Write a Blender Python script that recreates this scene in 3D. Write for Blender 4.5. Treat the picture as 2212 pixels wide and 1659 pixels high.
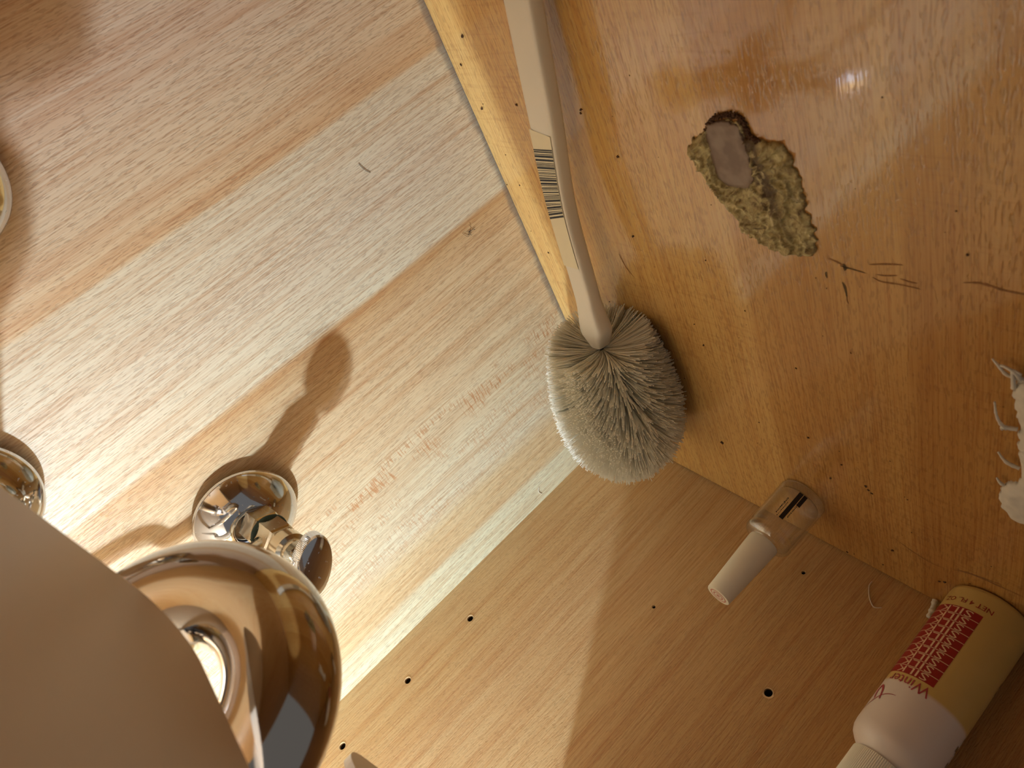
import bpy, bmesh, math, random
from mathutils import Vector, Matrix, noise
for o in list(bpy.data.objects): bpy.data.objects.remove(o)
scene = bpy.context.scene
col = scene.collection
PI = math.pi

# ------------------------------------------------------------------ camera
cam_d = bpy.data.cameras.new('camera'); cam = bpy.data.objects.new('camera', cam_d); col.objects.link(cam)
right = Vector((-0.37692749, -0.59596925, -0.70904607))
down = Vector((-0.69297011, -0.32649001, 0.64280378))
fwd = Vector((-0.61458774, 0.73363814, -0.28992581))
m3 = Matrix((right, -down, -fwd)).transposed()
cam.matrix_world = Matrix.Translation((0.4628, -0.4086, 0.2268)) @ m3.to_4x4()
cam_d.sensor_width = 36.0
cam_d.lens = 1558.66 / 2212 * 36.0
cam_d.clip_start = 0.005
cam_d.dof.use_dof = True
cam_d.dof.focus_distance = 0.47
cam_d.dof.aperture_fstop = 15.0
scene.camera = cam

# ------------------------------------------------------------------ world, lamps, exposure
w = bpy.data.worlds.new('room'); scene.world = w; w.use_nodes = True
bg = w.node_tree.nodes['Background']
bg.inputs['Color'].default_value = (1.0, 0.93, 0.86, 1)
bg.inputs['Strength'].default_value = 0.14
def lamp(name, loc, power, colr, rad):
    d = bpy.data.lights.new(name, 'POINT'); d.energy = power; d.color = colr; d.shadow_soft_size = rad
    o = bpy.data.objects.new(name, d); col.objects.link(o); o.location = loc; return o
lamp('cabinet_lamp', (0.066, -0.353, 0.520), 10.0, (0.68, 0.84, 1.0), 0.007)
lamp('cabinet_lamp_small', (0.040, -0.359, 0.528), 2.6, (0.68, 0.84, 1.0), 0.007)
vs = scene.view_settings
vs.view_transform = 'Standard'; vs.look = 'None'; vs.gamma = 1; vs.use_curve_mapping = False
vs.exposure = 0.10

# ------------------------------------------------------------------ helpers
def tag(o, label=None, cat=None, group=None, kind=None):
    if label: o['label'] = label
    if cat: o['category'] = cat
    if group: o['group'] = group
    if kind: o['kind'] = kind
    return o
def obj(name, bm, mat, parent=None, smooth=True, kind=None):
    me = bpy.data.meshes.new(name); bm.normal_update(); bm.to_mesh(me); bm.free()
    if smooth is True:
        for p in me.polygons: p.use_smooth = True
    o = bpy.data.objects.new(name, me); col.objects.link(o)
    if mat: me.materials.append(mat)
    if parent:
        o.parent = parent
        o.matrix_parent_inverse = parent.matrix_basis.inverted()
    if kind: o['kind'] = kind
    return o
def sharp(o, ang=35):
    me = o.data
    bm = bmesh.new(); bm.from_mesh(me)
    for e in bm.edges:
        if len(e.link_faces) == 2 and e.calc_face_angle(0) > math.radians(ang): e.smooth = False
    bm.to_mesh(me); bm.free(); return o
def empty(name, loc):
    o = bpy.data.objects.new(name, None); col.objects.link(o); o.location = loc; o.empty_display_size = .01; return o
def box(bm, lo, hi, bev=0, seg=2):
    vs_ = [bm.verts.new((x, y, z)) for x in (lo[0], hi[0]) for y in (lo[1], hi[1]) for z in (lo[2], hi[2])]
    f = [(0,1,3,2),(4,6,7,5),(0,4,5,1),(2,3,7,6),(0,2,6,4),(1,5,7,3)]
    fs = [bm.faces.new([vs_[i] for i in q]) for q in f]
    if bev:
        es = list({e for g in fs for e in g.edges})
        bmesh.ops.bevel(bm, geom=es, offset=bev, segments=seg, affect='EDGES', profile=.5)
    return bm
def frame_from(axis, up=Vector((0,0,1))):
    z = Vector(axis).normalized()
    if abs(z.dot(up)) > .98: up = Vector((1,0,0))
    x = up.cross(z).normalized(); y = z.cross(x)
    return x, y, z
def lathe(bm, prof, origin, axis, n=48, shape=None, up=Vector((0,0,1))):
    """prof: list of (radius, height); closes poles when radius is 0."""
    x, y, z = frame_from(axis, up); o = Vector(origin); rings = []
    for r, h in prof:
        if r < 1e-7: rings.append([bm.verts.new(o + z*h)]); continue
        ring = []
        for i in range(n):
            a = 2*PI*i/n; k = shape(a) if shape else 1
            ring.append(bm.verts.new(o + z*h + (x*math.cos(a) + y*math.sin(a))*r*k))
        rings.append(ring)
    for A, B in zip(rings, rings[1:]):
        if len(A) == 1 and len(B) == 1: continue
        for i in range(n):
            j = (i+1) % n
            if len(A) == 1: bm.faces.new((A[0], B[j], B[i]))
            elif len(B) == 1: bm.faces.new((A[i], A[j], B[0]))
            else: bm.faces.new((A[i], A[j], B[j], B[i]))
    bmesh.ops.recalc_face_normals(bm, faces=bm.faces)
    return bm
def hexshape(a):
    s = PI/3; b = (a % s) - s/2
    return math.cos(s/2)/math.cos(b)
def smooth_path(pts, n=8):
    P = [Vector(p) for p in pts]; out = []
    for i in range(len(P)-1):
        p0 = P[max(i-1,0)]; p1 = P[i]; p2 = P[i+1]; p3 = P[min(i+2,len(P)-1)]
        for k in range(n):
            t = k/n
            out.append(.5*((2*p1) + (p2-p0)*t + (2*p0-5*p1+4*p2-p3)*t*t + (3*p1-p0-3*p2+p3)*t**3))
    out.append(P[-1]); return out
def tube(bm, path, rad, n=24, caps=True):
    P = [Vector(p) for p in path]
    if not hasattr(rad, '__len__'): rad = [rad]*len(P)
    T = [(P[min(i+1,len(P)-1)] - P[max(i-1,0)]).normalized() for i in range(len(P))]
    x, y, z = frame_from(T[0]); u = x; rings = []
    for p, t, r in zip(P, T, rad):
        u = (u - t*u.dot(t)).normalized(); v = t.cross(u)
        rings.append([bm.verts.new(p + (u*math.cos(2*PI*i/n) + v*math.sin(2*PI*i/n))*r) for i in range(n)])
    for A, B in zip(rings, rings[1:]):
        for i in range(n):
            j = (i+1) % n; bm.faces.new((A[i], A[j], B[j], B[i]))
    if caps: bm.faces.new(list(reversed(rings[0]))); bm.faces.new(rings[-1])
    return bm
def arc(c, u, v, r, a0, a1, n):
    c, u, v = Vector(c), Vector(u), Vector(v)
    return [c + u*r*math.cos(a0+(a1-a0)*i/n) + v*r*math.sin(a0+(a1-a0)*i/n) for i in range(n+1)]
def s2l(c):
    return tuple(((v/255)/12.92 if v/255 <= .04045 else ((v/255+.055)/1.055)**2.4) for v in c) + (1,)

# ------------------------------------------------------------------ materials
class NT:
    def __init__(s, name):
        s.m = bpy.data.materials.new(name); s.m.use_nodes = True; s.t = s.m.node_tree; s.n = s.t.nodes; s.b = s.n['Principled BSDF']
        s.out = s.n['Material Output']
    def add(s, typ, **kw):
        n = s.n.new(typ)
        for k, v in kw.items(): setattr(n, k, v)
        return n
    def link(s, a, b): s.t.links.new(a, b)
    def math(s, op, a, b=None, c=None, clamp=False):
        n = s.add('ShaderNodeMath', operation=op, use_clamp=clamp)
        for i, v in enumerate((a, b, c)):
            if v is None: continue
            if isinstance(v, (int, float)): n.inputs[i].default_value = v
            else: s.link(v, n.inputs[i])
        return n.outputs[0]
    def comb(s, x, y, z=0.0):
        n = s.add('ShaderNodeCombineXYZ')
        for i, v in enumerate((x, y, z)):
            if isinstance(v, (int, float)): n.inputs[i].default_value = v
            else: s.link(v, n.inputs[i])
        return n.outputs[0]
    def noise(s, vec, scale=1.0, detail=2.0, rough=.5):
        n = s.add('ShaderNodeTexNoise'); s.link(vec, n.inputs['Vector'])
        n.inputs['Scale'].default_value = scale; n.inputs['Detail'].default_value = detail; n.inputs['Roughness'].default_value = rough
        return n.outputs['Fac']
    def ramp(s, fac, stops, interp='LINEAR'):
        n = s.add('ShaderNodeValToRGB'); s.link(fac, n.inputs[0]); r = n.color_ramp; r.interpolation = interp
        while len(r.elements) < len(stops): r.elements.new(.5)
        for e, (p, c) in zip(r.elements, stops):
            e.position = p; e.color = c if len(c) == 4 else tuple(c) + (1,)
        return n.outputs['Color']
    def step(s, fac, lo, hi):
        n = s.add('ShaderNodeMapRange', interpolation_type='SMOOTHSTEP'); s.link(fac, n.inputs[0])
        n.inputs[1].default_value = lo; n.inputs[2].default_value = hi; return n.outputs[0]
    def mix(s, fac, a, b, blend='MIX'):
        n = s.add('ShaderNodeMix', data_type='RGBA', blend_type=blend)
        for sock, v in ((n.inputs['Factor'], fac), (n.inputs[6], a), (n.inputs[7], b)):
            if isinstance(v, (int, float)): sock.default_value = v
            elif isinstance(v, tuple): sock.default_value = v if len(v) == 4 else v + (1,)
            else: s.link(v, sock)
        return n.outputs[2]
    def bump(s, h, strength=.2, dist=.001):
        n = s.add('ShaderNodeBump'); n.inputs['Strength'].default_value = strength; n.inputs['Distance'].default_value = dist
        s.link(h, n.inputs['Height']); s.link(n.outputs[0], s.b.inputs['Normal']); return n
    def set(s, **kw):
        for k, v in kw.items():
            sock = s.b.inputs[k.replace('_', ' ')]
            if isinstance(v, (int, float)): sock.default_value = v
            elif isinstance(v, tuple): sock.default_value = v if len(v) == len(sock.default_value) else v + (1,)
            else: s.link(v, sock)
        return s

def plain(name, c, rough=.5, metal=0, var=.06, scale=200, **kw):
    t = NT(name); tc = t.add('ShaderNodeTexCoord').outputs['Object']
    f = t.noise(tc, scale, 3)
    c = s2l(c); lo = tuple(v*(1-var) for v in c[:3]); hi = tuple(min(1, v*(1+var)) for v in c[:3])
    t.set(Base_Color=t.mix(f, lo, hi), Roughness=rough, Metallic=metal, **kw); return t.m

def wood(name, across, along, stops, amin, amax, rough=.4, coat=0.0, coat_rough=.1, coat_ior=1.5, fleck=.42, fleck_col=(120,72,36), spec=.5,
         rays=None, grime=None, seed=0.0, wob=.010, bump=.35, line=.24, fs=(1450,195), broad_amt=.38, chatter=0.0):
    t = NT(name); tc = t.add('ShaderNodeTexCoord').outputs['Object']
    sp = t.add('ShaderNodeSeparateXYZ'); t.link(tc, sp.inputs[0]); ax = {'x':0,'y':1,'z':2}
    a = sp.outputs[ax[across]]; g = sp.outputs[ax[along]]
    low = t.noise(t.comb(t.math('MULTIPLY', a, 9), t.math('MULTIPLY', g, 3.2), seed), 1, 2)
    a2 = t.math('ADD', a, t.math('MULTIPLY', t.math('SUBTRACT', low, .5), wob))
    fac = t.math('DIVIDE', t.math('SUBTRACT', a2, amin), amax-amin)
    base = t.ramp(fac, [((p-amin)/(amax-amin), s2l(c)) for p, c in stops])
    broad = t.noise(t.comb(t.math('MULTIPLY', a2, 150), t.math('MULTIPLY', g, 2.2), seed+1), 1, 3, .6)
    base = t.mix(t.math('MULTIPLY', t.step(broad, .42, .72), broad_amt), base, t.mix(1.0, base, s2l((226,186,150)), 'MULTIPLY'))
    fine = t.noise(t.comb(t.math('MULTIPLY', a2, 1300), t.math('MULTIPLY', g, 22), seed+2), 1, 2, .6)
    base = t.mix(t.math('MULTIPLY', t.step(fine, .40, .70), line*2), base, t.mix(1.0, base, s2l((205,160,118)), 'MULTIPLY'))
    fl = t.noise(t.comb(t.math('MULTIPLY', a2, fs[0]), t.math('MULTIPLY', g, fs[1]), seed+3), 1, 1.5, .5)
    dens = t.noise(t.comb(t.math('MULTIPLY', a2, 55), t.math('MULTIPLY', g, 5), seed+4), 1, 1)
    flm = t.step(t.math('ADD', fl, t.math('MULTIPLY', t.math('SUBTRACT', dens, .5), .16)), .535, .645)
    base = t.mix(t.math('MULTIPLY', flm, fleck), base, t.mix(.62, base, s2l(fleck_col)))
    h = t.math('SUBTRACT', t.math('MULTIPLY', fine, .35), flm)
    if chatter:
        ch = t.noise(t.comb(t.math('MULTIPLY', a2, 40), t.math('MULTIPLY', g, 560), seed+7), 1, 2)
        zone = t.noise(t.comb(t.math('MULTIPLY', a, 14), t.math('MULTIPLY', g, 9), seed+8), 1, 1)
        base = t.mix(t.math('MULTIPLY', t.math('MULTIPLY', t.step(ch, .52, .66), t.step(zone, .42, .62)), chatter), base, t.mix(1.0, base, s2l((190,140,96)), 'MULTIPLY'))
    for (c, wd, s0, gs, st) in (rays or []):
        d = t.math('ABSOLUTE', t.math('SUBTRACT', a2, c))
        band = t.math('SUBTRACT', 1.0, t.step(d, wd*.35, wd))
        r = t.noise(t.comb(t.math('MULTIPLY', a2, s0), t.math('MULTIPLY', g, gs), seed+5), 1, 1.2)
        pat = t.noise(t.comb(t.math('MULTIPLY', a2, 90), t.math('MULTIPLY', g, 34), seed+6), 1, 1)
        mk = t.math('MULTIPLY', t.math('MULTIPLY', t.step(r, .52, .62), t.step(pat, .38, .58)), t.math('MULTIPLY', band, st))
        base = t.mix(mk, base, s2l((188,128,78)))
    if grime:                                  # mould smudge that has grown along the bottom edge
        n1 = t.noise(t.comb(t.math('MULTIPLY', a, 120), t.math('MULTIPLY', g, 160), 9.0), 1, 3)
        n2 = t.noise(t.comb(t.math('MULTIPLY', a, 26), 0.0, 4.0), 1, 2)
        top = t.math('MULTIPLY', t.math('ADD', .2, n2), grime)
        mk = t.math('SUBTRACT', 1.0, t.step(t.math('DIVIDE', t.math('ADD', g, t.math('MULTIPLY', t.math('SUBTRACT', n1, .5), .006)), top), .15, 1.0))
        base = t.mix(t.math('MULTIPLY', mk, .6), base, s2l((112,106,100)))
    t.set(Base_Color=base, Roughness=rough, Coat_Weight=coat, Coat_Roughness=coat_rough, Coat_IOR=coat_ior, Specular_IOR_Level=spec)
    bn = t.bump(h, bump, .00035)
    if coat: t.link(bn.outputs[0], t.b.inputs['Coat Normal'])
    return t.m

W_back = wood('beech_pale', 'x', 'z',
    [(0.0,(225,219,184)),(.026,(226,221,187)),(.034,(219,194,148)),(.060,(219,196,152)),(.075,(223,213,182)),(.13,(223,209,174)),(.17,(221,200,161)),
     (.23,(217,192,150)),(.2500,(205,169,120)),(.2525,(205,171,124)),(.2530,(223,213,184)),(.30,(219,206,180)),(.3525,(221,209,180)),(.3530,(215,184,141)),(.375,(217,194,159)),(.43,(211,190,165)),(.61,(211,188,161))],
    0, .61, rough=.42, rays=[(.134,.016,110,900,.7),(.100,.045,150,1000,.38)], grime=.008, seed=1.3)
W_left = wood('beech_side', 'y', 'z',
    [(-.56,(188,144,88)),(-.40,(192,148,92)),(-.30,(188,146,90)),(-.22,(208,170,116)),(-.15,(220,187,136)),(-.09,(220,189,140)),(-.05,(216,184,132)),(0,(220,188,138))],  # paler towards the back: the lamp-lit part is painted into the wood tone
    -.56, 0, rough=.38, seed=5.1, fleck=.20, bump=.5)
W_floor = wood('beech_floor', 'y', 'x',
    [(-.56,(188,140,74)),(-.33,(190,142,76)),(-.275,(180,130,66)),(-.27,(194,149,82)),(-.222,(186,138,74)),(-.19,(196,151,84)),(-.185,(214,174,106)),(-.12,(216,177,108)),(-.08,(217,177,105)),(-.04,(220,181,108)),(0,(225,189,118))],
    -.56, 0, rough=.32, coat=1.0, coat_rough=.06, coat_ior=1.6, seed=8.7, fleck=.50, fs=(1000,175), spec=.15, bump=.16, chatter=.15, broad_amt=.2)
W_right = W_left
CHROME = None
def chrome(name, c=(216,220,228), rough=.05, spots=.25):
    t = NT(name); tc = t.add('ShaderNodeTexCoord').outputs['Object']
    s = t.noise(tc, 420, 2); sm = t.step(s, .66, .72)
    b = t.noise(tc, 45, 3)
    t.set(Base_Color=s2l(c), Metallic=1.0, Roughness=t.math('ADD', t.math('ADD', rough, t.math('MULTIPLY', b, .05)), t.math('MULTIPLY', sm, spots)))
    return t.m
CHROME = chrome('chrome_spotted')
CHROME_P = chrome('chrome_pipe', (196,192,188), .035, .05)
BRASS = chrome('chrome_dull', (205,198,182), .16, .2)
GREEN = plain('verdigris', (48,66,58), .8, var=.4, scale=600)
PLASTIC = plain('cream_plastic', (230,224,208), .34, var=.03, scale=60)
STICKER = plain('sticker_paper', (232,222,190), .45, var=.03)
INK = plain('black_ink', (22,18,20), .5)
t = NT('white_bristle'); t.set(Base_Color=s2l((250,248,240)), Roughness=.35)
tl = t.add('ShaderNodeBsdfTranslucent'); tl.inputs[0].default_value = s2l((252,250,242)); mx = t.add('ShaderNodeMixShader'); mx.inputs[0].default_value = .58
t.link(t.b.outputs[0], mx.inputs[1]); t.link(tl.outputs[0], mx.inputs[2]); t.link(mx.outputs[0], t.out.inputs[0]); BRISTLE = t.m
WIRE = plain('dark_wire', (34,34,36), .35, .7)
CAPW = plain('white_cap', (238,233,214), .45, var=.02)
CAPP = plain('pink_print', (206,140,126), .6)
RED = plain('red_print', (150,28,22), .5, var=.15, scale=900)
PINKP = plain('faded_red_print', (170,62,70), .5, var=.2, scale=900)
WHITEP = plain('pale_print', (226,190,150), .5)
GOLD = plain('brown_print', (140,104,44), .6)
CAULK = plain('white_caulk', (216,208,192), .8, var=.2, scale=180)
DIRT = plain('dark_crumb', (78,50,28), .9, var=.5, scale=900)
SCUFF = plain('scuff', (140,95,52), .8, var=.5, scale=900)
SCUFFD = plain('scuff_dark', (96,74,42), .8, var=.5, scale=900)
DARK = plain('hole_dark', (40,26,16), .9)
CHIP = plain('pale_chip', (226,196,150), .8)
HAIR = plain('hair', (60,44,34), .5)
CLEARF = plain('pale_fibre', (220,200,176), .4)
CHIPBOARD = plain('raw_chipboard', (170,150,124), .9, var=.2, scale=300)
BOARD = plain('board_beige', (210,194,176), .36, var=.03, scale=30)

# ------------------------------------------------------------------ cabinet shell
XR, YF, ZT = .608, -.545, .66
bm = box(bmesh.new(), (-.016, .0, -.016), (XR+.016, .012, ZT)); wb = tag(obj('wall_back', bm, W_back, smooth=False), 'pale beech cabinet back panel behind the pipes', kind='structure')
# left wall with real drilled holes
holes = [(-.0341,.2042,.0026),(-.0332,.2688,.0026),(-.0328,.3323,.0026),(-.2393,.1086,.0027),(-.1442,.1086,.0013),(-.2096,.0276,.0014)]
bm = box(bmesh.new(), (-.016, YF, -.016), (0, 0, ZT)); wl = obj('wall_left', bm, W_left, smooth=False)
cut = bmesh.new()
for y, z, r in holes: lathe(cut, [(0,-.011),(r,-.011),(r,.004),(0,.004)], (0,y,z), (1,0,0), 16)
co = obj('cutter', cut, DARK, smooth=False)
md = wl.modifiers.new('b', 'BOOLEAN'); md.operation = 'DIFFERENCE'; md.object = co; md.solver = 'EXACT'
dg = bpy.context.evaluated_depsgraph_get()
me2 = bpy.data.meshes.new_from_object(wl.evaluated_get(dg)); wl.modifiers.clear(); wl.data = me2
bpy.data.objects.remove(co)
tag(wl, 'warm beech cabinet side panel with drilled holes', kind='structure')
random.seed(3)
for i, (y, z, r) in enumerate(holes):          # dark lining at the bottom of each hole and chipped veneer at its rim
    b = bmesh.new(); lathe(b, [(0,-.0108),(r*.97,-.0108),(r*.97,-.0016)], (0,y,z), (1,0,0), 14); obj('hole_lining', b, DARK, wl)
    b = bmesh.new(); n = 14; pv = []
    sp0 = random.uniform(1.6, 2.6)
    for k in range(n):
        a = 2*PI*k/n; kk = 1.08 + (.34 if math.cos(a-sp0) > .35 and i < 4 else .05)*random.uniform(.3, 1.2)
        pv.append((b.verts.new((.0001, y+math.cos(a)*r*.99, z+math.sin(a)*r*.99)), b.verts.new((.0003, y+math.cos(a)*r*kk, z+math.sin(a)*r*kk))))
    for k in range(n): b.faces.new((pv[k][0], pv[(k+1)%n][0], pv[(k+1)%n][1], pv[k][1]))
    obj('chipped_rim', b, CHIP, wl, smooth=False)
bm = box(bmesh.new(), (.0012, YF, -.016), (XR, -.0006, 0), .0006, 2); fl = tag(obj('floor', bm, W_floor, smooth=False), 'glossy orange-brown beech cabinet floor', kind='structure')
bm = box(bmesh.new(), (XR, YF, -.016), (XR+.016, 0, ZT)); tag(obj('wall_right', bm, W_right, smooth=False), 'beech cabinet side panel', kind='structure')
bm = box(bmesh.new(), (-.016, YF, ZT), (XR+.016, .012, ZT+.03)); tag(obj('ceiling', bm, CHIPBOARD, smooth=False), 'underside of the counter', kind='structure')

# ------------------------------------------------------------------ notched board above (drawer bottom cut out round the drain)
def notched(x0, x1, yb, yf, n0, n1, nd, rc, z0, z1):
    pts = [(x0, yf), (x1, yf), (x1, yb)]
    def fil(cx, cy, a0, a1, r, n=10): return [(cx+r*math.cos(a0+(a1-a0)*i/n), cy+r*math.sin(a0+(a1-a0)*i/n)) for i in range(n+1)]
    pts += fil(n1+rc, yb-rc, PI/2, PI, rc)
    rr = (n1-n0)/2
    pts += [(n1, nd+rr)] + fil((n0+n1)/2, nd+rr, 0, -PI, rr, 20)[1:]
    pts += fil(n0-rc, yb-rc, 0, PI/2, rc)
    pts += [(x0, yb)]
    bm = bmesh.new(); lo = [bm.verts.new((x, y, z0)) for x, y in pts]; hi = [bm.verts.new((x, y, z1)) for x, y in pts]
    bm.faces.new(list(reversed(lo))); bm.faces.new(hi)
    for i in range(len(pts)):
        j = (i+1) % len(pts); bm.faces.new((lo[i], lo[j], hi[j], hi[i]))
    bmesh.ops.recalc_face_normals(bm, faces=bm.faces)
    return bm
o = obj('notched_board', notched(.0006, XR-.0006, -.207, YF+.03, .222, .312, -.36, .022, .282, .2855), BOARD, smooth=False)
tag(o, 'blurred beige board in the near corner, notched round the chrome drain bend', 'board')

# ------------------------------------------------------------------ drain trap
trap = empty('drain_trap', (.304, 0, .355)); tag(trap, 'large chrome drain bend curving past the notched board', 'drain pipe')
RT = .0190; xt = .2856; yc = -.2028; zc = .3019; RU = .0347; UB = Vector((math.sin(.342), math.cos(.342), 0)); CU = Vector((xt, yc, zc)); PB = CU + UB*RU; PF = CU - UB*RU
P = [Vector((.304, .0, .355)), Vector((.302, -.05, .355)), Vector((.296, -.088, .355))]
P = [Vector((.304, .0, .355)), Vector((.3035, -.05, .355)), Vector((.3015, -.095, .355))]
P += [Vector((PB.x + .0015 - .0015*i/8, PB.y + .034 - .034*math.sin(PI/2*i/8), .355 - .034 + .034*math.cos(PI/2*i/8))) for i in range(0, 9)]
P += arc(CU, UB, (0,0,-1), RU, 0, PI, 40)
P += [PF + Vector((0,0,.04)), PF + Vector((0,0,.12)), Vector((PF.x, PF.y, ZT))]
bm = tube(bmesh.new(), P, RT, 64); obj('bend', bm, CHROME_P, trap)
for c, ax_, h, r in ((PB + Vector((0,0,.022)), (0,0,1), .022, .0285), (Vector((.3010,-.106,.355)), (0,-1,0), .024, .0290), (PF + Vector((0,0,.022)), (0,0,1), .02, .0245)):  # unseen: back-leg nut enlarged and arm nut added to shade the back panel
    bm = lathe(bmesh.new(), [(RT,0),(r-.002,0),(r,.002),(r,h-.002),(r-.004,h),(RT,h)], c, ax_, 48, hexshape); sharp(obj('slip_nut', bm, CHROME, trap))
ESC = [(.0322,0),(.0322,.0010),(.0312,.0024),(.0285,.0052),(.0240,.0090),(.0190,.0122),(.0150,.0140),(.0120,.0146),(.0112,.0142),(.0112,.004)]
bm = lathe(bmesh.new(), [(r*1.08 if r > .02 else max(r, RT+.0005), h) for r, h in ESC[:7]] + [(RT+.0004,.0146)], (.304,-.0065,.355), (0,-1,0), 72); obj('escutcheon', bm, CHROME, trap)

# ------------------------------------------------------------------ stop valves
def valve(base, tip, label, riser_to, roll):
    base, tip = Vector(base), Vector(tip); ax = (tip-base).normalized(); L = (tip-base).length
    root = empty('stop_valve', base); tag(root, label, 'valve', 'stop valves on the back panel')
    bm = lathe(bmesh.new(), ESC, base + Vector((0,-.0065,0)), (0,-1,0), 72); obj('escutcheon', bm, CHROME, root)
    bm = lathe(bmesh.new(), [(.0085,-.004),(.0085,L*.5)], base, ax, 32); obj('pipe_stub', bm, CHROME, root)
    q = base + ax*.0205
    bm = lathe(bmesh.new(), [(.0082,0),(.0118,0),(.0128,.0012),(.0128,.0128),(.0118,.014),(.0082,.014)], q, ax, 48, hexshape); sharp(obj('compression_nut', bm, BRASS, root), 25)
    bm = lathe(bmesh.new(), [(.0085,.0136),(.0112,.0138),(.0119,.0152),(.0112,.0168),(.0085,.017)], q, ax, 36); obj('corroded_ring', bm, GREEN, root)
    bm = lathe(bmesh.new(), [(.0085,.0162),(.0116,.0165),(.0116,.030),(.0104,.031),(.0104,.034)], q, ax, 48, hexshape); sharp(obj('body', bm, BRASS, root), 25)
    bm = lathe(bmesh.new(), [(.009,.033),(.0102,.034),(.0102,.042),(.0080,.0435),(.0080,.047),(.0045,.0475),(.0045,.062)], q, ax, 40); sharp(obj('bonnet', bm, BRASS, root), 25)
    # oval knurled handle
    x, y, z = frame_from(ax); ang = roll; N = 220
    u = x*math.cos(ang) + y*math.sin(ang); v = ax.cross(u)
    bm = bmesh.new(); rings = []
    for k, h, kn in ((.05,-.0005,0),(.72,-.0005,0),(.94,.0012,0),(1.0,.0022,1),(1.0,.0082,1),(.94,.0094,0),(.80,.0100,0),(.5,.0106,0),(.2,.0109,0)):
        ring = []
        for i in range(N):
            a = 2*PI*i/N; s = k*(1.0 - (.025 if kn and i % 2 else 0))
            ring.append(bm.verts.new(tip + ax*(h-.006) + u*(.0195*s*math.cos(a)) + v*(.0112*s*math.sin(a))))
        rings.append(ring)
    for A, B in zip(rings, rings[1:]):
        for i in range(N): bm.faces.new((A[i], A[(i+1)%N], B[(i+1)%N], B[i]))
    bm.faces.new(rings[-1]); bm.faces.new(list(reversed(rings[0])))
    bmesh.ops.recalc_face_normals(bm, faces=bm.faces)
    sharp(obj('handle', bm, CHROME, root), 30)
    s = q + ax*.024
    bm = tube(bmesh.new(), [s + Vector((0,0,.004)), s + Vector((0,0,.024))], .0085, 32); obj('outlet_nut', bm, BRASS, root)
    bm = tube(bmesh.new(), smooth_path([s + Vector((0,0,.02)), s + Vector((0,-.002,.07)), s + Vector(riser_to)*.5 + Vector((0,0,.10)), s + Vector(riser_to) + Vector((0,0,.24))], 10), .0048, 20)
    obj('supply_tube', bm, CHROME, root)
    return root
valve((.191,0,.2672), (.1905,-.084,.2542), 'chrome stop valve with knurled oval handle between drain bend and side panel', (.02,-.03,0), math.radians(-42))
valve((.4265,0,.2628), (.4245,-.084,.2530), 'chrome stop valve cut off by the photo edge, only its round wall plate showing', (-.02,-.03,0), math.radians(-20))

# ------------------------------------------------------------------ toilet brush
br = empty('toilet_brush', (.18, -.10, 0)); tag(br, 'cream plastic brush with bushy white bristle head lying in the corner', 'brush')
def hwid(d): return .0078 + .0024*max(0, 1-abs(d-.014)/.016) + .0018*max(0, min(1,(d-.09)/.07))
hp = smooth_path([(.1708,-.0905,.0335), (.186,-.0895,.0310), (.217,-.0882,.0262), (.271,-.0895,.0208), (.325,-.1010,.0178), (.376,-.1110,.0145), (.425,-.122,.0120), (.47,-.133,.011)], 10)
bm = bmesh.new(); rings = []; NP = 24
for i, p in enumerate(hp):
    t = (hp[min(i+1,len(hp)-1)] - hp[max(i-1,0)]).normalized(); side = t.cross(Vector((0,0,1))).normalized(); up = side.cross(t)
    s = i/(len(hp)-1); d = (p-hp[0]).length
    wd = hwid(d); ht = .0054 + .0026*max(0,1-d/.035)
    if d < .010: wd *= .60 + .40*d/.010; ht *= .66 + .34*d/.010
    ring = []
    for k in range(NP):                                    # rounded rectangle section with a soft ridge
        a = 2*PI*(k+.5)/NP; c, sn = math.cos(a), math.sin(a); e = .42
        ring.append(bm.verts.new(p + side*(wd*math.copysign(abs(c)**e, c)) + up*(ht*math.copysign(abs(sn)**e, sn))))
    rings.append(ring)
for A, B in zip(rings, rings[1:]):
    for k in range(NP): bm.faces.new((A[k], A[(k+1)%NP], B[(k+1)%NP], B[k]))
bm.faces.new(list(reversed(rings[0]))); bm.faces.new(rings[-1]); bmesh.ops.recalc_face_normals(bm, faces=bm.faces)
handle = sharp(obj('handle', bm, PLASTIC, br), 40)
# barcode sticker lies on the upper face
def hframe(d):
    L = 0
    for i in range(len(hp)-1):
        s = (hp[i+1]-hp[i]).length
        if L+s >= d:
            p = hp[i].lerp(hp[i+1], (d-L)/s); t = (hp[i+1]-hp[i]).normalized(); side = t.cross(Vector((0,0,1))).normalized(); return p, t, side, side.cross(t)
        L += s
    return hp[-1], t, side, side.cross(t)
def strip(d0, d1, w0, w1, lift, mat, name, parent, n=1, skew=0.0):
    b = bmesh.new(); prev = None
    for i in range(n+1):
        d = d0+(d1-d0)*i/n; p, t, s, u = hframe(d); h = .0054 + lift; wd = hwid(d)
        cur = (b.verts.new(p+s*wd*w0+u*h), b.verts.new(p+s*wd*w1+u*h+t*skew))
        if prev: b.faces.new((prev[0], prev[1], cur[1], cur[0]))
        prev = cur
    bmesh.ops.recalc_face_normals(b, faces=b.faces)
    return obj(name, b, mat, parent, smooth=False)
st = strip(.060, .148, -.90, .80, .00012, STICKER, 'sticker', br, 24)
random.seed(11); d = .0915
while d < .1365:
    wdt = random.choice((.0004,.0005,.0008,.0013)); strip(d, d+wdt, -.90, .80, .0002, INK, 'barcode_bar', st, 1, .0045); d += wdt + random.choice((.0004,.0005,.0008,.0010))
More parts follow.
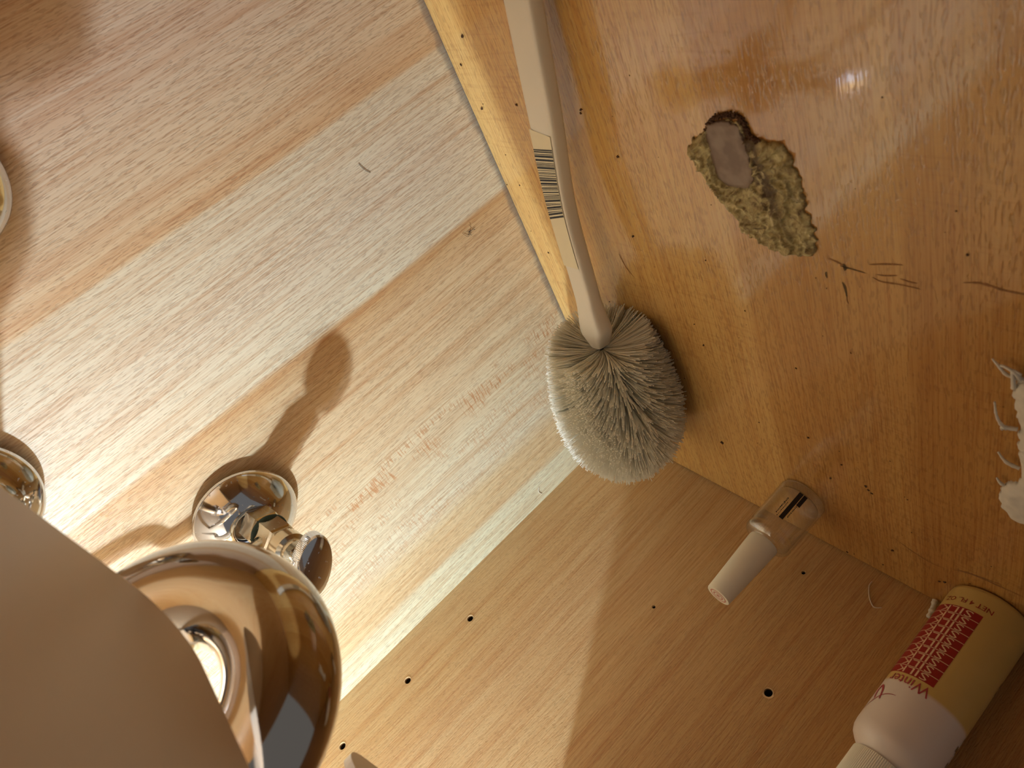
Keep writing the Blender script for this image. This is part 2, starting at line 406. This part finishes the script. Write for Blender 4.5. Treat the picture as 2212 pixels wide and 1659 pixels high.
# bristles set in a twisted wire
axis0 = Vector((.1708,-.0905,.0335)); axis1 = Vector((.0683,-.0825,.0385)); A = (axis1-axis0); LA = A.length; A.normalize()
ux = A.cross(Vector((0,0,1))).normalized(); uy = ux.cross(A)
bm = bmesh.new()
wpath = [axis0 + A*(LA*.88*i/60) + (ux*math.cos(i*.9)+uy*math.sin(i*.9))*.0016 for i in range(-4, 61)]
tube(bm, wpath, .0018, 8); obj('wire', bm, WIRE, br)
random.seed(5)
verts, faces = [], []
NB = 9800
def rprof(s):      # bristle reach along the head
    return .033 + .0110*math.sin(min(1, s*1.3)*PI/2) if s < .8 else .0440 - .007*((s-.8)/.2)
for made in range(NB):
    s = (made+random.random())/NB
    thv = math.radians(162 + 26*s); dl = random.uniform(-PI, PI)
    fade = 1 - .85*max(0, min(1, (s-.45)/.4))
    for gap, gw in ((0, .02*fade), (-1.25, .05*fade)):          # partings that follow the twisted wire
        if abs(dl-gap) < gw: dl = gap + math.copysign(gw + random.random()*.25, dl-gap)
    th = thv + dl
    lean = fade*((.50 if dl < 0 else .38)*math.tanh(dl/.30)*math.exp(-(dl/1.25)**2) - .20*math.exp(-((dl+1.6)/.35)**2) + .16*math.exp(-((dl+.95)/.25)**2))
    tilt = -.30 + .40*s + .18*math.exp(-(dl/1.0)**2)*min(1, s*4)*fade + (max(0, s-.55)/.45)**1.4*1.0 + random.gauss(0, .05)
    rd = ux*math.cos(th) + uy*math.sin(th); tg = uy*math.cos(th) - ux*math.sin(th)
    p0 = axis0 + A*(LA*(.03+.80*s)) + rd*.0015
    dr = (rd*math.cos(tilt) + A*math.sin(tilt)).normalized()
    Ls = rprof(s)*(1+random.gauss(0, .018))
    bend = tg*(lean + random.gauss(0, .06)) + A*random.gauss(.02, .03) - rd*(abs(lean)*.12) + rd*random.gauss(0, .012)
    pts = []
    for k in range(4):
        q = k/3; p = p0 + dr*(Ls*q) + bend*(Ls*q*q)
        if p.z < .0006: p.z = .0006 + random.random()*.0006
        if p.y > -.0008: p.y = -.0008
        if p.x < .001: p.x = .001
        pts.append(p)
    e1 = dr.cross(Vector((.3,.5,.8))).normalized(); e2 = dr.cross(e1); r = .00040*random.uniform(.85, 1.1)
    b0 = len(verts)
    for k, p in enumerate(pts):
        for a in range(3): verts.append(p + (e1*math.cos(a*2.094)+e2*math.sin(a*2.094))*r)
    for k in range(3):
        for a in range(3):
            n_ = (a+1) % 3; faces.append((b0+k*3+a, b0+k*3+n_, b0+k*3+3+n_, b0+k*3+3+a))
    faces.append((b0+9, b0+10, b0+11))
me = bpy.data.meshes.new('bristles'); me.from_pydata(verts, [], faces); me.update(); me.materials.append(BRISTLE)
bo = bpy.data.objects.new('bristles', me); col.objects.link(bo); bo.parent = br; bo.matrix_parent_inverse = br.matrix_basis.inverted(); bo['kind'] = 'stuff'; bo['label'] = 'dense white bristles'

# ------------------------------------------------------------------ text helper (flat print wrapped on a round body)
def text_bm(txt, size, res=2):
    cu = bpy.data.curves.new('t', 'FONT'); cu.body = txt; cu.size = size; cu.resolution_u = res; cu.align_x = 'LEFT'
    to = bpy.data.objects.new('t', cu); col.objects.link(to)
    dg = bpy.context.evaluated_depsgraph_get(); dg.update()
    me = bpy.data.meshes.new_from_object(to.evaluated_get(dg))
    bm = bmesh.new(); bm.from_mesh(me); bpy.data.objects.remove(to); bpy.data.curves.remove(cu); bpy.data.meshes.remove(me)
    return bm
def wrap_text(name, txt, size, c, r, th0, z0, mat, parent, sx=1, vertical=False, shear=0):
    bm = text_bm(txt, size)
    bmesh.ops.triangulate(bm, faces=bm.faces)
    bmesh.ops.subdivide_edges(bm, edges=[e for e in bm.edges if e.calc_length() > r*.25], cuts=2)
    for v in bm.verts:
        x, y = v.co.x*sx + v.co.y*shear, v.co.y
        if vertical: x, y = -y, x
        th = th0 + x/r
        v.co = Vector((c[0]+r*math.cos(th), c[1]+r*math.sin(th), z0+y))
    return obj(name, bm, mat, parent, smooth=False)
def wrap_patch(name, th0, th1, z0, z1, c, r, mat, parent, n=16):
    bm = bmesh.new(); prev = None
    for i in range(n+1):
        t = th0+(th1-th0)*i/n; cur = [bm.verts.new((c[0]+r*math.cos(t), c[1]+r*math.sin(t), z)) for z in (z0, z1)]
        if prev: bm.faces.new((prev[0], cur[0], cur[1], prev[1]))
        prev = cur
    return obj(name, bm, mat, parent)

# ------------------------------------------------------------------ small clear bottle
t = NT('clear_glass'); t.n.remove(t.b)
tr = t.add('ShaderNodeBsdfTransparent'); tr.inputs[0].default_value = (.985,.98,.965,1)
gl = t.add('ShaderNodeBsdfGlossy'); gl.inputs['Roughness'].default_value = .07
fr = t.add('ShaderNodeLayerWeight')
g = t.add('ShaderNodeMixShader'); t.link(t.math('ADD', .05, t.math('MULTIPLY', t.math('POWER', fr.outputs['Facing'], 1.7), .92)), g.inputs[0]); t.link(tr.outputs[0], g.inputs[1]); t.link(gl.outputs[0], g.inputs[2])
df = t.add('ShaderNodeBsdfTranslucent'); df.inputs[0].default_value = (.9,.88,.84,1)
g2 = t.add('ShaderNodeMixShader'); g2.inputs[0].default_value = .045; t.link(g.outputs[0], g2.inputs[1]); t.link(df.outputs[0], g2.inputs[2]); g = g2
t.link(g.outputs[0], t.out.inputs[0]); GLASS = t.m
c1 = (.0475, -.1988); b1 = empty('clear_bottle', (c1[0], c1[1], 0)); tag(b1, 'small clear glass bottle with long white tapered cap', 'bottle')
R1 = .0158
prof = [(0,.0008),(R1*.75,.0003),(R1*.9,.0003),(R1*.985,.0014),(R1,.0035),(R1,.0335),(R1*1.0,.0345),(R1*.97,.0358),(R1*.97,.0368),(R1*1.0,.0380),(R1*.99,.0400),(R1*.90,.0420),(R1*.74,.0434),(R1*.60,.0440),(R1*.56,.0450),(R1*.56,.0495),
        (R1*.44,.0495),(R1*.44,.0440),(R1*.56,.0426),(R1*.80,.0408),(R1*.90,.0390),(R1*.91,.0375),(R1*.885,.0363),(R1*.91,.0345),(R1*.915,.0075),(R1*.88,.0058),(R1*.7,.0050),(0,.0046)]
bm = lathe(bmesh.new(), prof, (c1[0], c1[1], 0), (0,0,1), 64); obj('glass_body', bm, GLASS, b1)
bm = lathe(bmesh.new(), [(R1*.40,.0430),(.0098,.0438),(.0100,.0446),(.0100,.046),(.0081,.0898),(.0078,.0904),(.0,.0904)], (c1[0], c1[1], 0), (0,0,1), 48); cap = sharp(obj('cap', bm, CAPW, b1))
for rr in (.0058, .0036):
    bm = lathe(bmesh.new(), [(rr-.0009,.0905),(rr,.0905)], (c1[0], c1[1], 0), (0,0,1), 32); obj('top_mark', bm, CAPP, cap)
bm = lathe(bmesh.new(), [(0,.0905),(.0015,.0905)], (c1[0], c1[1], 0), (0,0,1), 5); obj('top_mark', bm, CAPP, cap)
th = math.radians(-24)
wrap_patch('printed_bar', th-.02, th+.16, .0075, .0300, c1, R1+.00015, INK, b1, 6)
wrap_patch('printed_bar', th-.21, th-.05, .0075, .0165, c1, R1+.00015, INK, b1, 6)
random.seed(17)
for th_, z0, z1, wd in ((th-.12, .0170, .0265, .05), (th+.33, .0150, .0275, .06), (th+.24, .0180, .0300, .03)):   # rows of worn tiny print
    z = z0
    while z < z1:
        hh = random.uniform(.0004, .0009); wrap_patch('worn_print', th_, th_+wd*random.uniform(.6, 1), z, z+hh, c1, R1+.00016, INK, b1, 2); z += hh + random.uniform(.0003, .0006)

# ------------------------------------------------------------------ lotion bottle
t = NT('lotion_plastic'); tc = t.add('ShaderNodeTexCoord').outputs['Object']; sp = t.add('ShaderNodeSeparateXYZ'); t.link(tc, sp.inputs[0])
lv = t.step(sp.outputs[2], .0695, .0725)
ns = t.noise(tc, 60, 2)
colr = t.mix(lv, t.mix(ns, s2l((206,172,96)), s2l((214,184,112))), s2l((226,212,200)))
t.set(Base_Color=colr, Roughness=.32); LOTION = t.m
c2 = (.0232, -.3135); R2 = .0216
b2 = empty('lotion_bottle', (c2[0], c2[1], 0)); tag(b2, 'squeeze bottle of yellow lotion with red printed band and ribbed white cap', 'bottle')
bm = lathe(bmesh.new(), [(0,.0012),(R2*.8,.0003),(R2*.9,.0003),(R2*.98,.0016),(R2,.004),(R2,.097),(R2*.985,.1005),(R2*.93,.1035),(R2*.82,.1062),(R2*.70,.1085),(R2*.62,.110),(R2*.62,.113),(0,.113)], (c2[0],c2[1],0), (0,0,1), 72); obj('bottle_body', bm, LOTION, b2)
NR = 96
bm = lathe(bmesh.new(), [(R2*.60,.1098),(R2*.73,.1098),(R2*.735,.1106),(R2*.735,.1300),(R2*.70,.1315),(0,.1315)], (c2[0],c2[1],0), (0,0,1), NR*2, lambda a: 1-.018*(int(round(a/(2*PI)*NR*2)) % 2)); sharp(obj('ribbed_cap', bm, CAPW, b2), 30)
th0 = math.radians(-8); th1 = math.radians(86); zb, ztp, rows = .0165, .0660, 10
band = wrap_patch('red_band', th0, th1, zb, ztp, c2, R2+.00012, RED, b2, 20)
dz = (ztp-zb)/rows
for i in range(rows):
    wrap_text('silk_lettering', 'SILK', dz*1.18, c2, R2+.00022, th0+.18, zb+dz*i+dz*.10, WHITEP, band, 1.75)
    if i: wrap_patch('rule_line', th0, th1, zb+dz*i-.00018, zb+dz*i+.00018, c2, R2+.00022, WHITEP, band, 20)
wrap_text('net_lettering', 'NET 4 FL. OZ.', .0042, c2, R2+.00022, th0-.14, .0105, RED, b2, 1.1)
wrap_text('winter_lettering', 'Winter', .0085, c2, R2+.00022, th0-.02, .0675, PINKP, b2, .95)
def wrap_line(name, pts, wd, mat, parent):
    P = smooth_path([(math.radians(a)*R2, z, 0) for a, z in pts], 8); bm = bmesh.new(); prev = None
    for i, p in enumerate(P):
        t_ = (P[min(i+1,len(P)-1)]-P[max(i-1,0)]).normalized(); n_ = Vector((-t_.y, t_.x, 0)); k = wd*(.4+.6*math.sin(PI*(i+.5)/len(P)))
        cur = []
        for q in (p+n_*k, p-n_*k):
            cur.append(bm.verts.new((c2[0]+(R2+.0002)*math.cos(q.x/R2), c2[1]+(R2+.0002)*math.sin(q.x/R2), q.y)))
        if prev: bm.faces.new((prev[0], prev[1], cur[1], cur[0]))
        prev = cur
    return obj(name, bm, mat, parent, smooth=False)
wrap_line('script_stroke', [(24,.0800),(40,.0815),(56,.0865),(70,.0935)], .00028, PINKP, b2)
wrap_line('script_stroke', [(44,.0850),(50,.0790),(58,.0765),(62,.0800),(56,.0850)], .0008, PINKP, b2)
random.seed(23)
for z0, n in ((.088, 3), (.078, 4), (.071, 3), (.040, 3), (.034, 2)):      # worn brown marks on the far side of the bottle
    a_ = math.radians(-104) + random.uniform(0, .08)
    for k in range(n):
        w_ = random.uniform(.03, .07); wrap_patch('worn_print', a_, a_+w_, z0+random.uniform(0,.001), z0+random.uniform(.0025,.0045), c2, R2+.0002, GOLD, b2, 3); a_ += w_ + random.uniform(.02, .06)

# ------------------------------------------------------------------ dried glue patch
OUT = [(.3015,-.1745),(.3068,-.1798),(.3128,-.1894),(.316,-.194),(.3181,-.2031),(.3169,-.2088),(.310,-.2103),(.3092,-.2187),(.3086,-.2263),(.3053,-.229),(.2959,-.2318),(.286,-.233),(.2769,-.2334),(.2665,-.2358),
       (.2523,-.2339),(.2511,-.2239),(.2512,-.2166),(.253,-.2068),(.2591,-.1976),(.2658,-.1937),(.2739,-.1875),(.2811,-.1838),(.2904,-.178),(.2974,-.175)]
def inside(p, poly):
    r = False; n = len(poly)
    for i in range(n):
        a, b = poly[i], poly[(i+1)%n]
        if (a[1] > p[1]) != (b[1] > p[1]) and p[0] < (b[0]-a[0])*(p[1]-a[1])/(b[1]-a[1])+a[0]: r = not r
    return r
def edist(p, poly):
    m = 1
    for i in range(len(poly)):
        a = Vector(poly[i]); b = Vector(poly[(i+1)%len(poly)]); ab = b-a; q = Vector(p); k = max(0, min(1, (q-a).dot(ab)/ab.length_squared)); m = min(m, (q-a-ab*k).length)
    return m
def slab(poly, hfun, step, wob=0.0):
    """lumpy slab on the floor whose top follows hfun(x, y, distance to edge)"""
    x0 = min(p[0] for p in poly)-.003; x1 = max(p[0] for p in poly)+.003; y0 = min(p[1] for p in poly)-.003; y1 = max(p[1] for p in poly)+.003
    bm = bmesh.new(); V = {}
    nx, ny = int((x1-x0)/step), int((y1-y0)/step)
    for i in range(nx+1):
        for j in range(ny+1):
            x, y = x0+i*step, y0+j*step
            q = (x + wob*noise.noise(Vector((x*330, y*330, 1))), y + wob*noise.noise(Vector((x*330, y*330, 7))))
            if inside(q, poly): V[i,j] = bm.verts.new((x, y, .0002 + max(.0001, hfun(x, y, edist(q, poly)))))
    for (i, j) in list(V):
        k = [(i,j),(i+1,j),(i+1,j+1),(i,j+1)]
        if all(c in V for c in k): bm.faces.new([V[c] for c in k])
    for v in [v for v in bm.verts if not v.link_faces]: bm.verts.remove(v)
    ed = [e for e in bm.edges if e.is_boundary]; r = bmesh.ops.extrude_edge_only(bm, edges=ed)
    for v in r['geom']:
        if isinstance(v, bmesh.types.BMVert): v.co.z = .00005
    bmesh.ops.recalc_face_normals(bm, faces=bm.faces)
    return bm
FILM = [(.3150,-.1905),(.3172,-.1965),(.3174,-.2035),(.3155,-.2072),(.3095,-.2085),(.3030,-.2098),(.2960,-.2105),(.2895,-.2100),(.2850,-.2065),(.2842,-.2000),(.2848,-.1935),(.2885,-.1898),(.2950,-.1890),(.3030,-.1888),(.3090,-.1880)]
def hglue(x, y, d):
    n1 = noise.fractal(Vector((x*140, y*140, 3)), 1, 2, 4); r = 1-abs(noise.noise(Vector((x*95+noise.noise(Vector((x*60,y*60,2)))*1.4, y*150, 5))))
    crack = min(1, abs(y+.2115 - .216*(x-.309) + .005*noise.noise(Vector((x*110,y*110,0))))/.004) if .262 < x < .312 else 1
    e = min(1, d/.0030)
    if inside((x, y), FILM): return .0008
    wv = Vector((noise.noise(Vector((x*70,y*70,4))), noise.noise(Vector((x*70,y*70,9))), 0))
    r2 = 1-abs(noise.noise(Vector((x*75, y*85, 8)) + wv*1.5)); r3 = 1-abs(noise.noise(Vector((x*190, y*190, 2)) + wv*2.0))
    return (e*(.0011 + .0004*n1 + .0030*r2**9 + .0010*r3**10)*(.30+.70*crack)) + .0003
t = NT('dried_glue'); tc = t.add('ShaderNodeTexCoord').outputs['Object']
sp = t.add('ShaderNodeSeparateXYZ'); t.link(tc, sp.inputs[0])
n1 = t.noise(tc, 190, 5, .62); n1.node.inputs['Distortion'].default_value = 1.2; n2 = t.noise(tc, 520, 3)
c = t.ramp(n1, [(.30, s2l((98,70,40))),(.42, s2l((152,134,88))),(.56, s2l((180,166,116))),(.70, s2l((222,210,166)))])
c = t.mix(t.math('MULTIPLY', t.step(n2, .56, .66), .5), c, s2l((96,70,36)))
dx = t.math('ADD', t.math('SUBTRACT', t.math('ADD', sp.outputs[1], .2115), t.math('MULTIPLY', t.math('SUBTRACT', sp.outputs[0], .309), .216)), t.math('MULTIPLY', t.math('SUBTRACT', n1, .5), .022))
ck = t.math('MULTIPLY', t.math('SUBTRACT', 1.0, t.step(t.math('ABSOLUTE', dx), .0008, .0060)), t.step(sp.outputs[0], .262, .280))
c = t.mix(t.math('MULTIPLY', ck, .85), c, s2l((66,40,20)))
t.set(Base_Color=c, Roughness=.6); t.bump(n2, .5, .0006); GLUE = t.m
gp = empty('glue_patch', (.285,-.205,0)); tag(gp, 'cracked olive patch of dried glue stuck on the glossy floor', 'glue residue')
obj('glue_crust', slab(OUT, hglue, .0006, .0022), GLUE, gp)
t = NT('grey_film'); tc = t.add('ShaderNodeTexCoord').outputs['Object']; mp = t.add('ShaderNodeMapping'); t.link(tc, mp.inputs[0]); mp.inputs['Scale'].default_value = (420, 60, 60)
n1 = t.noise(mp.outputs[0], 1, 3); n2 = t.noise(tc, 150, 2)
t.set(Base_Color=t.mix(t.step(n2, .35, .7), s2l((118,96,80)), s2l((140,122,106))), Roughness=.5); t.bump(n1, .5, .0005); FILMM = t.m
bm = slab(FILM, lambda x, y, d: .0016 + .0006*min(1, d/.002), .0005, .0006); obj('grey_film', bm, FILMM, gp)
# dark fuzz round the top of the patch
random.seed(21); bm = bmesh.new()
fz = smooth_path([(.3065,-.1868,0),(.3135,-.1900,0),(.3185,-.1960,0),(.3200,-.2035,0),(.3180,-.2090,0),(.3115,-.2110,0),(.3085,-.2150,0),(.3060,-.2170,0)], 20)
for p in fz:
    for _ in range(6):
        q = p + Vector((random.gauss(0,.0006), random.gauss(0,.0006), 0)); s = random.uniform(.0002,.0006)
        M = Matrix.Translation(q+Vector((0,0,s*.4+random.random()*.0012))) @ Matrix.Rotation(random.random()*3, 4, Vector((random.random(),random.random(),1)))
        bmesh.ops.create_icosphere(bm, subdivisions=1, radius=s, matrix=M)
obj('dark_fuzz', bm, DIRT, gp, kind='stuff')

# ------------------------------------------------------------------ torn strip of white caulk
cp = [(.2150,-.3210),(.2125,-.3178),(.2060,-.3163),(.2000,-.3168),(.1930,-.3185),(.1850,-.3195),(.1740,-.3198),(.1640,-.3208),(.1560,-.3222),(.1490,-.3212),(.1450,-.3160),(.1400,-.3142),(.1320,-.3140),(.1260,-.3152),(.1215,-.3190),(.1190,-.3250),(.1200,-.3330),(.1300,-.3390),(.1450,-.3380),(.1700,-.3370),(.2000,-.3390),(.2180,-.3350)]
ck = empty('caulk_strip', (.17,-.327,0)); tag(ck, 'torn strip of white caulk with stringy edges at the photo edge', 'caulk')
obj('strip', slab(cp, lambda x, y, d: .0004+.0035*min(1, d/.005)**.6 + .0007*noise.noise(Vector((x*260, y*260, 0))), .0009, .0012), CAULK, ck)
for k, pp in enumerate(([(.2150,-.3205,.002),(.2168,-.3150,.0035),(.2210,-.3120,.004),(.2228,-.3092,.003)], [(.2140,-.3195,.002),(.2195,-.3180,.004),(.2215,-.3140,.004),(.2205,-.3120,.0035)], [(.2090,-.3170,.002),(.2150,-.3175,.004),(.2205,-.3170,.004),(.2190,-.3200,.0035)],
    [(.1850,-.3195,.002),(.1865,-.3150,.004),(.1920,-.3125,.0045),(.1985,-.3108,.003)], [(.1860,-.3160,.004),(.1840,-.3140,.003),(.1815,-.3138,.002)], [(.1600,-.3215,.002),(.1625,-.3165,.003),(.1660,-.3128,.002)], [(.1440,-.3160,.002),(.1455,-.3145,.0025),(.1475,-.3128,.002)])):
    P = smooth_path(pp, 8); n = len(P); bm = tube(bmesh.new(), P, [.0010*(1-.65*i/n)*(1+.3*noise.noise(p*700)) for i, p in enumerate(P)], 8); obj('string', bm, CAULK, ck)

# ------------------------------------------------------------------ marks on the floor
def mark(pts, wd, mat, name='scuff_mark', parent=None):
    P = smooth_path([(x, y, .00012) for x, y in pts], 8); bm = bmesh.new(); prev = None; n = len(P)
    for i, p in enumerate(P):
        t = (P[min(i+1,n-1)]-P[max(i-1,0)]).normalized(); s = Vector((-t.y, t.x, 0)); k = .75*wd*(math.sin(PI*(i+.3)/(n-.4))**.6)*(1+.5*noise.noise(p*900+Vector((0,0,i*.7))))
        cur = (bm.verts.new(p+s*k), bm.verts.new(p-s*k))
        if prev: bm.faces.new((prev[0], prev[1], cur[1], cur[0]))
        prev = cur
    bmesh.ops.recalc_face_normals(bm, faces=bm.faces)
    return obj(name, bm, mat, parent or fl, smooth=False)
for pts, wd, mt in [([(.2531,-.2404),(.2522,-.2440),(.2509,-.2475)],.0006,SCUFF), ([(.2505,-.2455),(.2502,-.2475),(.2500,-.2510),(.2494,-.2572)],.0006,SCUFFD), ([(.2520,-.2472),(.2500,-.2478),(.2482,-.2474)],.0011,SCUFFD),
    ([(.2452,-.2385),(.2436,-.2380),(.2415,-.2383)],.0007,SCUFFD), ([(.2412,-.2455),(.2386,-.2466),(.2330,-.2470)],.0008,SCUFFD), ([(.2330,-.2470),(.2306,-.2469),(.2290,-.2475)],.0004,SCUFF),
    ([(.2545,-.2590),(.2560,-.2640),(.2572,-.2690),(.2580,-.2735)],.0006,SCUFF), ([(.2500,-.2620),(.2505,-.2660),(.2520,-.2710)],.0005,SCUFF), ([(.2480,-.2600),(.2467,-.2640),(.2474,-.2720),(.2474,-.2805)],.0005,SCUFF),
    ([(.2505,-.2720),(.2500,-.2760),(.2500,-.2790)],.0005,SCUFF), ([(.2555,-.2965),(.2570,-.3030),(.2560,-.3110),(.2562,-.3200)],.0007,SCUFF),
    ([(.0504,-.2587),(.0451,-.2695),(.0425,-.2801),(.0440,-.2880)],.0004,SCUFF), ([(.0497,-.2950),(.0530,-.3060),(.0562,-.3187)],.0004,SCUFF), ([(.0473,-.2930),(.0520,-.3050),(.0541,-.3280)],.0006,SCUFF),
    ([(.2210,-.0960),(.2110,-.0985),(.2040,-.1030)],.0005,SCUFF)]:
    mark(pts, wd, mt)

# ------------------------------------------------------------------ crumbs and fibres
random.seed(33); bm = bmesh.new()
sp_ = [(.358,-.0256,7),(.341,-.011,5),(.313,-.0132,6),(.3173,-.0512,4),(.2567,-.003,3),(.2585,-.0183,3),(.2032,-.0181,5),(.3172,-.1074,5),(.3150,-.1060,4),(.2912,-.1239,5),(.2381,-.1149,4),(.0649,-.1364,6),(.1138,-.211,4),(.1014,-.2308,4),(.0822,-.2219,5),
       (.0908,-.2446,6),(.1079,-.1757,3),(.0352,-.2573,6),(.0645,-.0933,3),(.1635,-.1465,4),(.1797,-.1438,3),(.1721,-.2119,3),(.0880,-.2460,4),(.0860,-.2480,4),(.0290,-.2880,5),(.0270,-.2850,4),(.0120,-.2500,3),(.0060,-.2300,3),(.0040,-.2250,4),(.2691,-.298,3)]
sp_ += [(random.uniform(.03,.36), random.uniform(-.33,-.006), random.uniform(1,2.4)) for _ in range(60)]
for x, y, s in sp_:
    s *= .00017
    M = Matrix.Translation((x, y, s*.45)) @ Matrix.Rotation(random.random()*3, 4, 'Z') @ Matrix.Diagonal((random.uniform(.7,1.5), random.uniform(.7,1.2), .6, 1))
    r = bmesh.ops.create_icosphere(bm, subdivisions=1, radius=s, matrix=M)
    for v in r['verts']: v.co += Vector((random.gauss(0,s*.3), random.gauss(0,s*.3), 0))
o = obj('crumbs', bm, DIRT, smooth=False); tag(o, 'dark crumbs scattered over the glossy floor', 'debris', kind='stuff')
def fibre(name, pts, r, mat, label, cat='fibre'):
    bm = tube(bmesh.new(), smooth_path(pts, 10), r, 8); tag(obj(name, bm, mat), label, cat)
fibre('hair', [(.3255,-.0005,.0842),(.3225,-.0006,.0835),(.3195,-.0005,.0822),(.3172,-.0004,.0805)], .00016, HAIR, 'short dark hair stuck on the pale back panel', 'hair')
fibre('white_fibre', [(.0161,-.0006,.0892),(.0138,-.0008,.0910),(.0108,-.0007,.0912),(.0074,-.0005,.0896)], .00025, CAULK, 'tiny curled white fibre on the back panel beside the side panel')
fibre('clear_string', [(.0004,-.2470,.0090),(.0010,-.2475,.0130),(.0010,-.2513,.0193),(.0008,-.2557,.0234),(.0006,-.2580,.0236),(.0005,-.2607,.0216)], .0004, CLEARF, 'pale bent string stuck on the side panel above the lotion bottle base')
bm = bmesh.new(); random.seed(9)
for _ in range(9):
    p = Vector((.2453+random.gauss(0,.0012), -.0004, .0400+random.gauss(0,.002))); q = p + Vector((random.gauss(0,.003), -.0012*random.random(), random.gauss(0,.003))); m_ = (p+q)/2 + Vector((random.gauss(0,.0012), -.0006, random.gauss(0,.0012)))
    tube(bm, smooth_path([p, m_, q], 4), .00010, 5)
tag(obj('lint_tuft', bm, HAIR), 'small dark lint tuft on the pale back panel near the floor', 'lint')
P = smooth_path([(.0040,-.2828,.0012),(.0036,-.2836,.0045),(.0030,-.2846,.0085),(.0027,-.2850,.0128)], 10)
bm = tube(bmesh.new(), P, [.0017*(1+.35*noise.noise(p*520)) for p in P], 10)
tag(obj('caulk_crumb', bm, CAULK), 'short white caulk stub standing in the floor edge beside the lotion bottle', 'caulk')
